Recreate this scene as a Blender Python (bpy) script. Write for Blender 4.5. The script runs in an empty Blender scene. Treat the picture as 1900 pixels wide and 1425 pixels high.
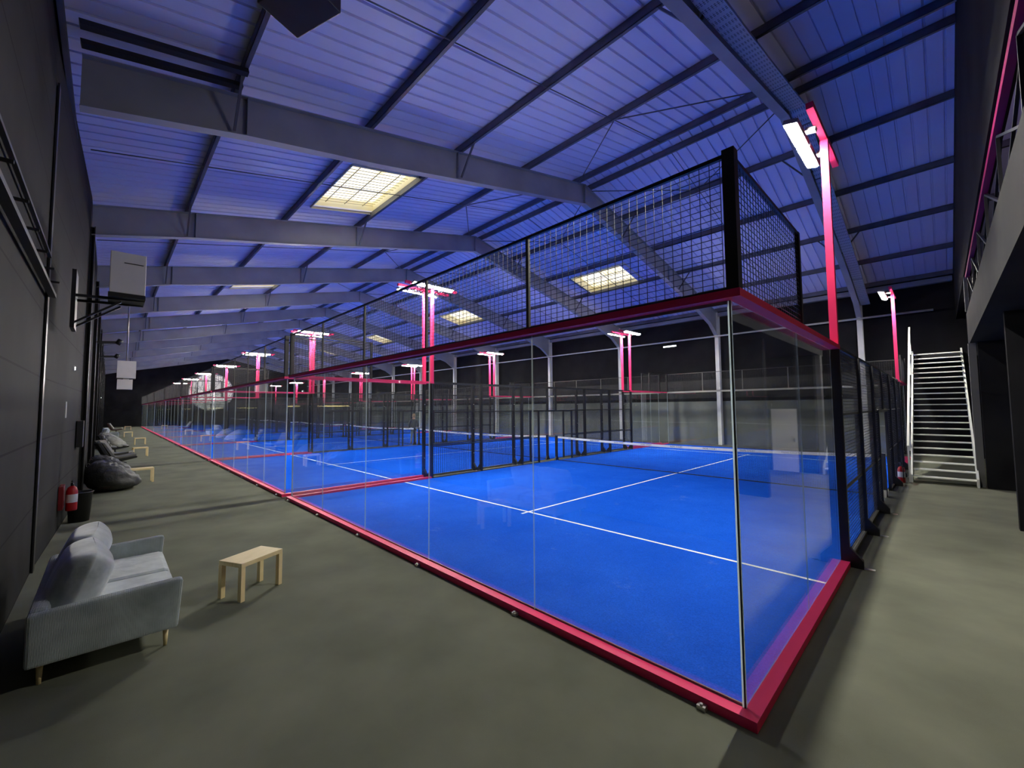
import bpy, math, random
from mathutils import Vector, Matrix
random.seed(7)
S = bpy.context.scene
C = S.collection
PI = math.pi

# ------------------------------------------------------------------ camera
CAM = (1.0496, -3.2635, 2.1753)
YAW, PITCH, ROLL, FPX = -0.8005, 0.0568, -0.0081, 771.48
cd = bpy.data.cameras.new('camera'); cam = bpy.data.objects.new('camera', cd); C.objects.link(cam)
f = Vector((math.sin(YAW)*math.cos(PITCH), math.cos(YAW)*math.cos(PITCH), math.sin(PITCH)))
r = Vector((math.cos(YAW), -math.sin(YAW), 0)); u = r.cross(f)
cr, sr = math.cos(ROLL), math.sin(ROLL)
r2 = cr*r + sr*u; u2 = -sr*r + cr*u
M = Matrix((r2, u2, -f)).transposed().to_4x4(); M.translation = Vector(CAM)
cam.matrix_world = M
cd.sensor_fit = 'HORIZONTAL'; cd.sensor_width = 36.0; cd.lens = FPX/1900*36.0
cd.clip_start = 0.05; cd.clip_end = 300
S.camera = cam

# ------------------------------------------------------------------ view, world, light paths
S.view_settings.view_transform = 'Standard'; S.view_settings.look = 'None'
S.view_settings.gamma = 1.0; S.view_settings.use_curve_mapping = False
S.view_settings.exposure = 0.35
LAMP = 600.0        # radiance of the floodlight lenses
SKY = 1.25          # radiance of the skylight panes
w = bpy.data.worlds.new('world'); S.world = w; w.use_nodes = True
w.node_tree.nodes['Background'].inputs[0].default_value = (0.2, 0.22, 0.5, 1)
w.node_tree.nodes['Background'].inputs[1].default_value = 0.05
cy = S.cycles
cy.max_bounces = 8; cy.diffuse_bounces = 4; cy.glossy_bounces = 4; cy.transmission_bounces = 4
cy.transparent_max_bounces = 80
cy.sample_clamp_indirect = 6.0; cy.sample_clamp_direct = 0.0
cy.use_denoising = True; cy.caustics_reflective = False; cy.caustics_refractive = False

# ------------------------------------------------------------------ materials
def mat(name, col, rough=0.6, metal=0.0, spec=0.5, emit=None, estr=0.0):
    m = bpy.data.materials.new(name); m.use_nodes = True
    b = m.node_tree.nodes['Principled BSDF']
    b.inputs['Base Color'].default_value = (*col, 1); b.inputs['Roughness'].default_value = rough
    b.inputs['Metallic'].default_value = metal; b.inputs['Specular IOR Level'].default_value = spec
    if emit: b.inputs['Emission Color'].default_value = (*emit, 1); b.inputs['Emission Strength'].default_value = estr
    return m
def nt(m): return m.node_tree.nodes, m.node_tree.links, m.node_tree.nodes['Principled BSDF']
def noisy(m, scale, a, b, detail=4.0, p0=0.35, p1=0.65, stretch=(1, 1, 1)):
    N, L, B = nt(m)
    tc = N.new('ShaderNodeTexCoord'); mp = N.new('ShaderNodeMapping'); mp.inputs['Scale'].default_value = stretch
    n = N.new('ShaderNodeTexNoise'); n.inputs['Scale'].default_value = scale; n.inputs['Detail'].default_value = detail
    cr_ = N.new('ShaderNodeValToRGB'); cr_.color_ramp.elements[0].position = p0; cr_.color_ramp.elements[1].position = p1
    cr_.color_ramp.elements[0].color = (*a, 1); cr_.color_ramp.elements[1].color = (*b, 1)
    L.new(tc.outputs['Object'], mp.inputs['Vector']); L.new(mp.outputs['Vector'], n.inputs['Vector'])
    L.new(n.outputs['Fac'], cr_.inputs['Fac']); L.new(cr_.outputs['Color'], B.inputs['Base Color'])
    return n, cr_, mp
def bump(m, scale, strength, dist=0.01, kind='noise', stretch=(1, 1, 1)):
    N, L, B = nt(m)
    tc = N.new('ShaderNodeTexCoord'); mp = N.new('ShaderNodeMapping'); mp.inputs['Scale'].default_value = stretch
    if kind == 'noise':
        n = N.new('ShaderNodeTexNoise'); n.inputs['Scale'].default_value = scale; out = n.outputs['Fac']
    else:
        n = N.new('ShaderNodeTexWave'); n.inputs['Scale'].default_value = scale; n.bands_direction = kind; out = n.outputs['Fac']
    bp = N.new('ShaderNodeBump'); bp.inputs['Strength'].default_value = strength; bp.inputs['Distance'].default_value = dist
    L.new(tc.outputs['Object'], mp.inputs['Vector']); L.new(mp.outputs['Vector'], n.inputs['Vector'])
    L.new(out, bp.inputs['Height']); L.new(bp.outputs['Normal'], B.inputs['Normal'])

m_carpet = mat('dark_carpet', (.06, .06, .048), .95, spec=.1); noisy(m_carpet, 1.1, (.116, .121, .090), (.170, .175, .130), 9, .3, .7); bump(m_carpet, 260, .35, .004)
m_turf = mat('blue_turf', (.02, .13, .78), .95, spec=.0)
def turf_nodes():
    N, L, B = nt(m_turf)
    tc = N.new('ShaderNodeTexCoord')
    n1 = N.new('ShaderNodeTexNoise'); n1.inputs['Scale'].default_value = .55; n1.inputs['Detail'].default_value = 8; n1.inputs['Roughness'].default_value = .72
    r1 = N.new('ShaderNodeValToRGB'); r1.color_ramp.elements[0].position = .38; r1.color_ramp.elements[1].position = .66
    r1.color_ramp.elements[0].color = (.007, .080, .56, 1); r1.color_ramp.elements[1].color = (.014, .108, .65, 1)
    n2 = N.new('ShaderNodeTexNoise'); n2.inputs['Scale'].default_value = 1.3; n2.inputs['Detail'].default_value = 10; n2.inputs['Roughness'].default_value = .8
    r2_ = N.new('ShaderNodeValToRGB'); r2_.color_ramp.elements[0].position = .60; r2_.color_ramp.elements[1].position = .80
    r2_.color_ramp.elements[0].color = (0, 0, 0, 1); r2_.color_ramp.elements[1].color = (.5, .5, .5, 1)
    mx = N.new('ShaderNodeMixRGB'); mx.inputs[2].default_value = (.30, .42, .72, 1)   # sand lying in the pile
    L.new(tc.outputs['Object'], n1.inputs['Vector']); L.new(tc.outputs['Object'], n2.inputs['Vector'])
    L.new(n1.outputs['Fac'], r1.inputs['Fac']); L.new(n2.outputs['Fac'], r2_.inputs['Fac'])
    L.new(r2_.outputs['Color'], mx.inputs[0]); L.new(r1.outputs['Color'], mx.inputs[1]); n4 = N.new('ShaderNodeTexNoise'); n4.inputs['Scale'].default_value = 70; n4.inputs['Detail'].default_value = 3
    r4 = N.new('ShaderNodeValToRGB'); r4.color_ramp.elements[0].position = .3; r4.color_ramp.elements[1].position = .7
    r4.color_ramp.elements[0].color = (.80, .80, .80, 1); r4.color_ramp.elements[1].color = (1.15, 1.15, 1.15, 1)
    m4 = N.new('ShaderNodeMixRGB'); m4.blend_type = 'MULTIPLY'; m4.inputs[0].default_value = 1
    L.new(tc.outputs['Object'], n4.inputs['Vector']); L.new(n4.outputs['Fac'], r4.inputs['Fac'])
    L.new(mx.outputs[0], m4.inputs[1]); L.new(r4.outputs['Color'], m4.inputs[2]); L.new(m4.outputs[0], B.inputs['Base Color'])
    n3 = N.new('ShaderNodeTexNoise'); n3.inputs['Scale'].default_value = 180
    bp = N.new('ShaderNodeBump'); bp.inputs['Strength'].default_value = .5; bp.inputs['Distance'].default_value = .008
    L.new(tc.outputs['Object'], n3.inputs['Vector']); L.new(n3.outputs['Fac'], bp.inputs['Height']); L.new(bp.outputs['Normal'], B.inputs['Normal'])
turf_nodes()
m_line = mat('white_line', (.82, .84, .80), .85)
m_pink = mat('pink_steel', (.80, .02, .09), .45, spec=.3); noisy(m_pink, 1.2, (.90, .035, .145), (.97, .045, .17), 3)
m_black = mat('black_steel', (.010, .010, .012), .42); noisy(m_black, 3, (.008, .008, .010), (.014, .014, .017), 3)
m_wire = mat('black_wire', (.012, .012, .015), .35, spec=.6)
m_sill = mat('grey_sill', (.10, .10, .085), .55, metal=.2)
m_clamp = mat('grey_clamp', (.22, .22, .19), .5, metal=.2)
m_zinc = mat('zinc_metal', (.6, .58, .54), .35, metal=.8)
m_rafter = mat('painted_grey_steel', (.27, .28, .32), .5); noisy(m_rafter, .8, (.24, .25, .29), (.31, .32, .36), 4)
m_column = mat('pale_column_paint', (.62, .62, .62), .5); noisy(m_column, 1.5, (.56, .56, .56), (.66, .66, .65), 3)
m_purlin = mat('galvanised_purlin', (.13, .13, .15), .5, metal=.2); noisy(m_purlin, 2, (.11, .11, .13), (.16, .16, .18), 3)
m_sheet = mat('lilac_white_roof_sheet', (.64, .62, .80), .55); noisy(m_sheet, .35, (.62, .63, .90), (.73, .74, .97), 8, .3, .7)
m_rod = mat('rod_steel', (.12, .12, .15), .4, metal=.4)
m_perf = mat('perforated_duct_steel', (.42, .44, .50), .45, metal=.3)
def perf_nodes():
    N, L, B = nt(m_perf)
    tc = N.new('ShaderNodeTexCoord'); v = N.new('ShaderNodeTexVoronoi'); v.inputs['Scale'].default_value = 22; v.inputs['Randomness'].default_value = 0
    r_ = N.new('ShaderNodeValToRGB'); r_.color_ramp.elements[0].position = .30; r_.color_ramp.elements[1].position = .38
    r_.color_ramp.elements[0].color = (.08, .09, .11, 1); r_.color_ramp.elements[1].color = (.42, .44, .50, 1)
    L.new(tc.outputs['Object'], v.inputs['Vector']); L.new(v.outputs['Distance'], r_.inputs['Fac']); L.new(r_.outputs['Color'], B.inputs['Base Color'])
perf_nodes()
m_wall = mat('dark_panel_wall', (.030, .030, .031), .8, spec=.08)
def wall_nodes():
    N, L, B = nt(m_wall)
    tc = N.new('ShaderNodeTexCoord'); sx = N.new('ShaderNodeSeparateXYZ')
    md = N.new('ShaderNodeMath'); md.operation = 'MODULO'; md.inputs[1].default_value = .88
    lt = N.new('ShaderNodeMath'); lt.operation = 'LESS_THAN'; lt.inputs[1].default_value = .022
    n = N.new('ShaderNodeTexNoise'); n.inputs['Scale'].default_value = .7; n.inputs['Detail'].default_value = 8
    r_ = N.new('ShaderNodeValToRGB'); r_.color_ramp.elements[0].color = (.016, .016, .0165, 1); r_.color_ramp.elements[1].color = (.030, .0298, .030, 1)
    r_.color_ramp.elements[0].position = .3; r_.color_ramp.elements[1].position = .7
    mx = N.new('ShaderNodeMixRGB'); mx.inputs[2].default_value = (.006, .006, .007, 1)
    L.new(tc.outputs['Object'], sx.inputs[0]); L.new(sx.outputs['Z'], md.inputs[0]); L.new(md.outputs[0], lt.inputs[0])
    L.new(tc.outputs['Object'], n.inputs['Vector']); L.new(n.outputs['Fac'], r_.inputs['Fac'])
    L.new(lt.outputs[0], mx.inputs[0]); L.new(r_.outputs['Color'], mx.inputs[1]); L.new(mx.outputs[0], B.inputs['Base Color'])
wall_nodes()
m_dark = mat('black_wall_paint', (.010, .010, .012), .8, spec=.08); noisy(m_dark, .8, (.008, .008, .010), (.015, .015, .017), 5)
m_lit_lower = mat('lit_tone_lower', (.085, .09, .08), .85, spec=.1); noisy(m_lit_lower, .6, (.115, .125, .11), (.17, .18, .16), 5)  # brightness of the lit lower wall, put into its colour
m_lit_middle = mat('lit_tone_middle', (.04, .04, .04), .85, spec=.1); noisy(m_lit_middle, .6, (.03, .03, .03), (.05, .05, .048), 5)  # weaker lit zone above it, also put into the colour
m_mezz = mat('grey_fascia', (.20, .20, .20), .8, spec=.08); noisy(m_mezz, .9, (.016, .016, .018), (.026, .026, .025), 5)
m_post = mat('grey_post_paint', (.13, .13, .125), .7, spec=.2)
m_cream = mat('cream_skylight_lining', (.80, .74, .52), .6)
m_slat = mat('skylight_slat', (.45, .40, .24), .5)
m_pane = mat('skylight_pane', (.9, .85, .6), .6)
def pane_nodes():
    N, L, B = nt(m_pane)
    tc = N.new('ShaderNodeTexCoord'); n = N.new('ShaderNodeTexNoise'); n.inputs['Scale'].default_value = 1.1; n.inputs['Detail'].default_value = 4
    r_ = N.new('ShaderNodeValToRGB'); r_.color_ramp.elements[0].position = .36; r_.color_ramp.elements[1].position = .52
    r_.color_ramp.elements[0].color = (.86, .72, .32, 1); r_.color_ramp.elements[1].color = (1, .97, .84, 1)
    L.new(tc.outputs['Object'], n.inputs['Vector']); L.new(n.outputs['Fac'], r_.inputs['Fac'])
    L.new(r_.outputs['Color'], B.inputs['Emission Color']); B.inputs['Emission Strength'].default_value = SKY
pane_nodes()
m_lens = mat('floodlight_lens', (.9, .9, .9), .4, emit=(1, .965, .86), estr=LAMP)
m_led = mat('small_led', (.9, .9, .9), .4, emit=(.92, 1, .98), estr=3.5)
m_alu = mat('lamp_housing', (.35, .35, .36), .4, metal=.6)
m_white = mat('white_enamel', (.62, .60, .58), .5); noisy(m_white, 2, (.58, .565, .55), (.65, .63, .61), 3)
m_whitedoor = mat('white_door_paint', (.85, .82, .76), .5)
m_glassedge = mat('glass_edge', (.72, .86, .82), .2, spec=.8)
m_glassedge.node_tree.nodes['Principled BSDF'].inputs['Alpha'].default_value = .34
def glass_mat():
    m = bpy.data.materials.new('clear_glass'); m.use_nodes = True; N = m.node_tree.nodes; L = m.node_tree.links
    N.remove(N['Principled BSDF']); out = N['Material Output']
    t = N.new('ShaderNodeBsdfTransparent'); t.inputs[0].default_value = (.975, .985, .98, 1)
    g = N.new('ShaderNodeBsdfGlossy'); g.inputs['Roughness'].default_value = .015; g.inputs[0].default_value = (1, 1, 1, 1)
    fr = N.new('ShaderNodeFresnel'); ge = N.new('ShaderNodeNewGeometry'); mi = N.new('ShaderNodeMix')
    mi.inputs['A'].default_value = 1.5; mi.inputs['B'].default_value = 1/1.5      # same reflectance on both sides of the pane
    L.new(ge.outputs['Backfacing'], mi.inputs['Factor']); L.new(mi.outputs['Result'], fr.inputs[0])
    mx = N.new('ShaderNodeMixShader'); L.new(fr.outputs[0], mx.inputs[0]); L.new(t.outputs[0], mx.inputs[1]); L.new(g.outputs[0], mx.inputs[2])
    L.new(mx.outputs[0], out.inputs[0]); return m
m_glass = glass_mat()
m_cornedge = mat('corner_glass_edge', (.80, .90, .87), .25, spec=.8)
def edge_nodes():                                        # light from inside the court comes out at the cut edge
    N, L, B = nt(m_cornedge); t = N.new('ShaderNodeBsdfTranslucent'); t.inputs[0].default_value = (.9, .97, .95, 1)
    mx = N.new('ShaderNodeMixShader'); mx.inputs[0].default_value = .75
    L.new(B.outputs[0], mx.inputs[1]); L.new(t.outputs[0], mx.inputs[2]); L.new(mx.outputs[0], N['Material Output'].inputs[0])
edge_nodes()
m_net = mat('dark_net_cord', (.012, .013, .02), .8)
m_band = mat('white_net_band', (.80, .82, .84), .6)
m_ink = mat('dark_print', (.05, .06, .10), .7)
m_velvet = mat('grey_blue_corduroy', (.16, .19, .195), .85, spec=.2)
noisy(m_velvet, 5, (.34, .40, .405), (.52, .59, .595), 6, .32, .68); bump(m_velvet, 42, .7, .007, 'Y')
m_velvet.node_tree.nodes['Principled BSDF'].inputs['Sheen Weight'].default_value = 1.0
m_cush = mat('grey_velvet_cushion', (.24, .27, .275), .85, spec=.2); noisy(m_cush, 6, (.30, .345, .35), (.54, .585, .59), 6, .3, .7); bump(m_cush, 9, .4, .02)
m_cush.node_tree.nodes['Principled BSDF'].inputs['Sheen Weight'].default_value = .9
m_oak = mat('pale_oak', (.78, .62, .34), .5); noisy(m_oak, 6, (.72, .57, .29), (.84, .68, .39), 5, .3, .7, (1, 12, 1))
m_bean = mat('charcoal_leatherette', (.030, .030, .031), .55); noisy(m_bean, 4, (.024, .024, .025), (.042, .042, .042), 5); bump(m_bean, 7, .5, .04)
m_palebean = mat('pale_grey_fabric', (.30, .30, .27), .85); noisy(m_palebean, 5, (.24, .24, .21), (.36, .36, .32), 4)
m_black_fab = mat('black_fabric', (.012, .012, .012), .8)
m_seatgrey = mat('taupe_seat_fabric', (.16, .155, .14), .85)
m_red = mat('red_enamel', (.50, .014, .018), .35)
m_reddark = mat('dark_red_plate', (.20, .006, .01), .5)
m_paper = mat('white_paper', (.75, .75, .72), .7)
m_tread = mat('steel_tread', (.80, .82, .74), .45)
m_stringer = mat('pale_stringer', (.55, .57, .53), .5)
m_skin = mat('skin', (.45, .26, .18), .6)
m_jacket = mat('dark_grey_jacket', (.065, .072, .078), .85)
m_jeans = mat('faded_jeans', (.26, .31, .34), .85)
m_hair = mat('light_brown_hair', (.32, .22, .12), .8)
m_shoe = mat('tan_shoe', (.22, .14, .09), .7)
m_lattice = mat('pale_lattice_steel', (.78, .76, .74), .5)
m_window = mat('round_window_glazing', (.8, .8, .8), .5, emit=(1, .93, .88), estr=1.1)
m_blue = mat('blue_fabric', (.03, .10, .35), .8)
m_fill = mat('fill_diffuser', (.9, .9, .9), .5, emit=(1, .95, .82), estr=3.5)  # glow of the added fill panels
m_amber = mat('pendant_lamp_tube', (.9, .8, .4), .5, emit=(1, .80, .28), estr=5.0)

# ------------------------------------------------------------------ mesh helpers
class MB:
    def __init__(s): s.v = []; s.f = []; s.m = []; s.sm = []
    def add(s, vs, fs, mi=0, smooth=False):
        o = len(s.v); s.v += [tuple(a) for a in vs]
        for q in fs: s.f.append(tuple(i+o for i in q)); s.m.append(mi); s.sm.append(smooth)
        return s
    def box(s, x0, x1, y0, y1, z0, z1, mi=0):
        x0, x1 = min(x0, x1), max(x0, x1); y0, y1 = min(y0, y1), max(y0, y1); z0, z1 = min(z0, z1), max(z0, z1)
        return s.add([(x0,y0,z0),(x1,y0,z0),(x1,y1,z0),(x0,y1,z0),(x0,y0,z1),(x1,y0,z1),(x1,y1,z1),(x0,y1,z1)],
              [(3,2,1,0),(4,5,6,7),(0,1,5,4),(1,2,6,5),(2,3,7,6),(3,0,4,7)], mi)
    def bar(s, a, b, w_, h_=None, mi=0, caps=True, up=(0, 0, 1)):
        h_ = w_ if h_ is None else h_
        a = Vector(a); b = Vector(b); d = (b-a).normalized(); up = Vector(up)
        if abs(d.dot(up)) > .98: up = Vector((1, 0, 0))
        e = d.cross(up).normalized(); g = e.cross(d).normalized()
        vs = []
        for p in (a, b):
            for i, j in ((-1,-1),(1,-1),(1,1),(-1,1)): vs.append(p + e*(i*w_/2) + g*(j*h_/2))
        fs = [(0,1,5,4),(1,2,6,5),(2,3,7,6),(3,0,4,7)]
        if caps: fs += [(3,2,1,0),(4,5,6,7)]
        return s.add(vs, fs, mi)
    def cyl(s, a, b, ra, rb=None, n=12, mi=0, smooth=True):
        rb = ra if rb is None else rb
        a = Vector(a); b = Vector(b); d = (b-a).normalized(); up = Vector((0,0,1)) if abs(d.z) < .95 else Vector((1,0,0))
        e = d.cross(up).normalized(); g = e.cross(d)
        vs = []
        for p, q in ((a, ra), (b, rb)):
            for k in range(n): t = 2*PI*k/n; vs.append(p + (e*math.cos(t) + g*math.sin(t))*q)
        o = len(s.v)
        s.add(vs, [(k, (k+1) % n, n+(k+1) % n, n+k) for k in range(n)], mi, smooth)
        s.f += [tuple(o+k for k in reversed(range(n))), tuple(o+n+k for k in range(n))]; s.m += [mi, mi]; s.sm += [False, False]
        return s
    def tube(s, pts, rad, n=8, mi=0):
        for a, b in zip(pts, pts[1:]): s.cyl(a, b, rad, n=n, mi=mi)
        return s
    def prism(s, poly, axis, a, b, mi=0, smooth=False):   # polygon in the plane across axis
        n = len(poly); vs = []
        for t in (a, b):
            for p, q in poly:
                vs.append((t, p, q) if axis == 'x' else (p, t, q) if axis == 'y' else (p, q, t))
        o = len(s.v)
        s.add(vs, [(k, (k+1) % n, n+(k+1) % n, n+k) for k in range(n)], mi, smooth)
        s.f += [tuple(o+k for k in reversed(range(n))), tuple(o+n+k for k in range(n))]; s.m += [mi, mi]; s.sm += [False, False]
        return s
    def lathe(s, prof, n=20, mi=0, cx=0, cy=0):
        vs = []
        for rr, z in prof:
            for k in range(n): t = 2*PI*k/n; vs.append((cx+rr*math.cos(t), cy+rr*math.sin(t), z))
        fs = [(i*n+k, i*n+(k+1) % n, (i+1)*n+(k+1) % n, (i+1)*n+k) for i in range(len(prof)-1) for k in range(n)]
        return s.add(vs, fs, mi, True)
    def blob(s, fn, nu=28, nv=18, mi=0):                   # fn(unit vector) -> point
        vs = []
        for j in range(nv+1):
            th = PI*j/nv
            for i in range(nu):
                ph = 2*PI*i/nu
                vs.append(fn(math.sin(th)*math.cos(ph), math.sin(th)*math.sin(ph), math.cos(th)))
        fs = [(j*nu+i, (j+1)*nu+i, (j+1)*nu+(i+1) % nu, j*nu+(i+1) % nu) for j in range(nv) for i in range(nu)]
        return s.add(vs, fs, mi, True)
    def build(s, name, mats, parent=None, loc=None, bevel=0):
        me = bpy.data.meshes.new(name); me.from_pydata(s.v, [], s.f)
        if not isinstance(mats, (list, tuple)): mats = [mats]
        for m in mats: me.materials.append(m)
        me.polygons.foreach_set('material_index', s.m); me.polygons.foreach_set('use_smooth', s.sm)
        me.update()
        o = bpy.data.objects.new(name, me); C.objects.link(o)
        if parent: o.parent = parent
        if loc: o.location = loc
        if bevel:
            bv = o.modifiers.new('bevel', 'BEVEL'); bv.width = bevel; bv.segments = 2; bv.limit_method = 'ANGLE'
        return o
def tag(o, label=None, cat=None, group=None, kind=None):
    if label: o['label'] = label
    if cat: o['category'] = cat
    if group: o['group'] = group
    if kind: o['kind'] = kind
    return o
def thing(name, label, cat, loc=(0, 0, 0), rz=0, group=None):
    o = bpy.data.objects.new(name, None); C.objects.link(o); o.location = loc; o.rotation_euler = (0, 0, rz)
    o.empty_display_size = .1
    return tag(o, label, cat, group)
def copy_tree(o, parent=None):
    c = o.copy(); C.objects.link(c)
    if parent: c.parent = parent
    for ch in list(o.children):
        if ch.name != c.name: copy_tree(ch, c)
    return c
def struct(o): return tag(o, kind='structure')
ORD = ['nearest', 'second', 'third', 'fourth', 'fifth', 'sixth', 'seventh', 'eighth', 'ninth', 'tenth', 'eleventh', 'twelfth']

# ================================================================== the hall
RY = 8.9                                   # ridge line
def roof_z(y): return 10.45 - .22*abs(y-RY)
XE, XN = -76.0, 7.6                        # far end, near end of the roof
YL, YR = -4.3, 21.8
struct(MB().box(XE-.3, 9, YL-.3, YR+.3, -.2, 0).build('floor', m_carpet))

SKYX = [-11.3, -23.84, -36.38, -48.92, -61.46]   # centre of each skylight pair
SKW = 3.25
SKY_L = (1.25, 3.35); SKY_R = (14.6, 16.75)
def ceiling():
    mb = MB(); pitch = .3125; n = int((XN-XE)/pitch)
    for i in range(n):
        x = XE + i*pitch
        prof = [(x, 0), (x+.26, 0), (x+.267, .05), (x+.305, .05), (x+pitch, 0)]
        xm = x+pitch/2
        cut = any(abs(xm-c) < SKW/2 for c in SKYX)
        for side in (0, 1):
            y0, y1 = (YL-.1, RY) if side == 0 else (RY, YR+.1)
            segs = [(y0, y1)]
            if cut: h = SKY_L if side == 0 else SKY_R; segs = [(y0, h[0]), (h[1], y1)]
            for a, b in segs:
                vs = [(px, yy, roof_z(yy)+pz) for yy in (a, b) for px, pz in prof]
                k = len(prof); mb.add(vs, [(j, j+1, k+j+1, k+j) for j in range(k-1)])
    o = mb.build('ceiling', m_sheet); struct(o)
    sd = o.modifiers.new('thickness', 'SOLIDIFY'); sd.thickness = .004; sd.offset = 1
    for y in (-3.9, -1.8, .78, 3.3, 5.9, 8.55, 9.25, 11.4, 14.0, 16.5, 19.1, 21.4):
        t = roof_z(y) - .004; p = MB()
        p.box(XE, XN, y-.03, y+.03, t-.012, t); p.box(XE, XN, y-.03, y-.022, t-.19, t); p.box(XE, XN, y-.03, y+.04, t-.19, t-.178)
        p.build('purlin', m_purlin, o)
    return o
ceil = ceiling()
FX = [-1.4 - 6.27*k for k in range(12)]
def rods():
    for k, xf in enumerate(FX[:8]):
        mb = MB(); xm = xf-3.135
        ys = [-1.8, .78, 3.3, 5.9, 8.55]
        for ya, yb in [(-3.7, -1.8)] + list(zip(ys, ys[1:])) + [(9.25, 11.4), (11.4, 14.0), (14.0, 16.5), (16.5, 19.1), (19.1, 21.4)]:
            mb.cyl((xm, ya, roof_z(ya)-.17), (xm, yb, roof_z(yb)-.17), .012, n=6)
        for ya, yb in ((8.5, 5.95), (9.3, 11.35)):
            for s in (-1, 1): mb.cyl((xm+s*3.05, ya, roof_z(ya)-.22), (xm, yb, roof_z(yb)-.16), .016, n=6)
        mb.build('tie_rod', m_rod, ceil)
rods()

def skylight(idx, xc, hy):
    root = thing('window_%d' % idx, None, None, (xc, 0, 0)); struct(root)
    y0, y1 = hy; h = .42; hw = SKW/2
    f_ = MB()
    def slab(pts): f_.add(pts, [(0, 1, 2, 3)])
    def wall(a, b):                                   # lining standing on the opening's edge
        (xa, ya), (xb, yb) = a, b; dx, dy = xb-xa, yb-ya; l = math.hypot(dx, dy); nx, ny = dy/l*.03, -dx/l*.03
        vs = []
        for (px, py) in ((xa, ya), (xb, yb), (xb+nx, yb+ny), (xa+nx, ya+ny)): vs.append((px, py, roof_z(py)-.06))
        for (px, py) in ((xa, ya), (xb, yb), (xb+nx, yb+ny), (xa+nx, ya+ny)): vs.append((px, py, roof_z(py)+h))
        f_.add(vs, [(3,2,1,0),(4,5,6,7),(0,1,5,4),(1,2,6,5),(2,3,7,6),(3,0,4,7)])
    wall((-hw, y0), (hw, y0)); wall((hw, y0), (hw, y1)); wall((hw, y1), (-hw, y1)); wall((-hw, y1), (-hw, y0))
    f_.build('skylight_frame', m_cream, root)
    p = MB(); i = .0
    vs = [(px, py, roof_z(py)+h-t) for t in (0, .03) for px, py in ((-hw, y0), (hw, y0), (hw, y1), (-hw, y1))]
    p.add(vs, [(0,1,2,3),(7,6,5,4),(0,1,5,4),(1,2,6,5),(2,3,7,6),(3,0,4,7)]); p.build('pane', m_pane, root)
    g = MB(); t = .20
    n = 17
    for k in range(n):
        x = -hw+.14 + (SKW-.28)*k/(n-1)
        g.bar((x, y0+.06, roof_z(y0+.06)+t), (x, y1-.06, roof_z(y1-.06)+t), .014, .014)
    for q in (.2, .5, .8):
        y = y0+(y1-y0)*q; g.bar((-hw+.08, y, roof_z(y)+t-.015), (hw-.08, y, roof_z(y)+t-.015), .02, .02)
    g.build('grille', m_slat, root)
    return root
wi = 1
for xc in SKYX:
    skylight(wi, xc, SKY_L); wi += 1
    skylight(wi, xc+.25, SKY_R); wi += 1

# --- steel portal frames
def frame_bottom(y):
    d = abs(y-RY)
    return 9.53 - .22*d
def portal_frame():
    root = thing('portal_frame', None, None)
    # left rafter
    yl, yr = -3.72, 21.42
    top = lambda y: roof_z(y) - .2
    for side in (0, 1):
        mb = MB()
        if side == 0: ys = [yl, -1.6, .97, 4.2, RY]; bt = [6.68, 7.2, 7.72, 8.46, 9.53]
        else: ys = [RY, 12.2, 15.5, 18.6, 20.5, 21.42]; bt = [9.53, 8.80, 8.05, 7.30, 6.72, 6.12]
        for (a, za), (b, zb) in zip(zip(ys, bt), list(zip(ys, bt))[1:]):
            mb.prism([(a, za), (b, zb), (b, top(b)), (a, top(a))], 'x', -.008, .008)
            mb.bar((0, a, za), (0, b, zb), .2, .016)
            mb.bar((0, a, top(a)-.01), (0, b, top(b)-.01), .2, .016)
        for y in ((-1.6, 3.2) if side == 0 else (12.0, 15.5, 18.6)):
            zb = 9.53-.22*abs(y-RY)
            mb.box(-.09, .09, y-.006, y+.006, zb, top(y))
        if side == 0: mb.box(-.1, .1, RY-.02, RY, 9.53, top(RY))
        mb.build('rafter', m_rafter, root)
    for y in (-1.8, 3.3, 11.4, 16.5):
        b = MB(); zb = 9.53-.22*abs(y-RY)+.02
        for s in (-1, 1): b.bar((s*.08, y, zb), (s*.62, y, roof_z(y)-.19), .04, .04)
        b.build('fly_brace', m_rod, root)
    c = MB()
    for dy in (0, .28): c.box(-.1, .1, 21.42+dy-.008, 21.42+dy+.008, 0, 7.5)
    c.box(-.006, .006, 21.42, 21.70, 0, 7.5); c.build('column', m_column, root)
    return root
pf = portal_frame(); pf.location = (FX[0], 0, 0)
pf['label'] = 'nearest grey steel roof frame, overhead with the perforated duct along its side'; pf['category'] = 'roof frame'; pf['group'] = 'steel portal frames along the hall'
def left_column(root, xf):
    c = MB(); y1 = (-3.93 if xf > -9 else -3.66); y0 = y1-.26
    for y in (y0, y1): c.box(-.09, .09, y-.01, y+.01, 0, 6.9)
    c.box(-.008, .008, y0, y1, 0, 6.9); c.build('column', m_black, root)
frames = [pf]
for k in range(1, 12):
    o = copy_tree(pf); o.location = (FX[k], 0, 0); frames.append(o)
    o['label'] = '%s grey steel roof frame counted from the camera along the hall' % ORD[k]
for k, o in enumerate(frames):
    left_column(o, FX[k])

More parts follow.
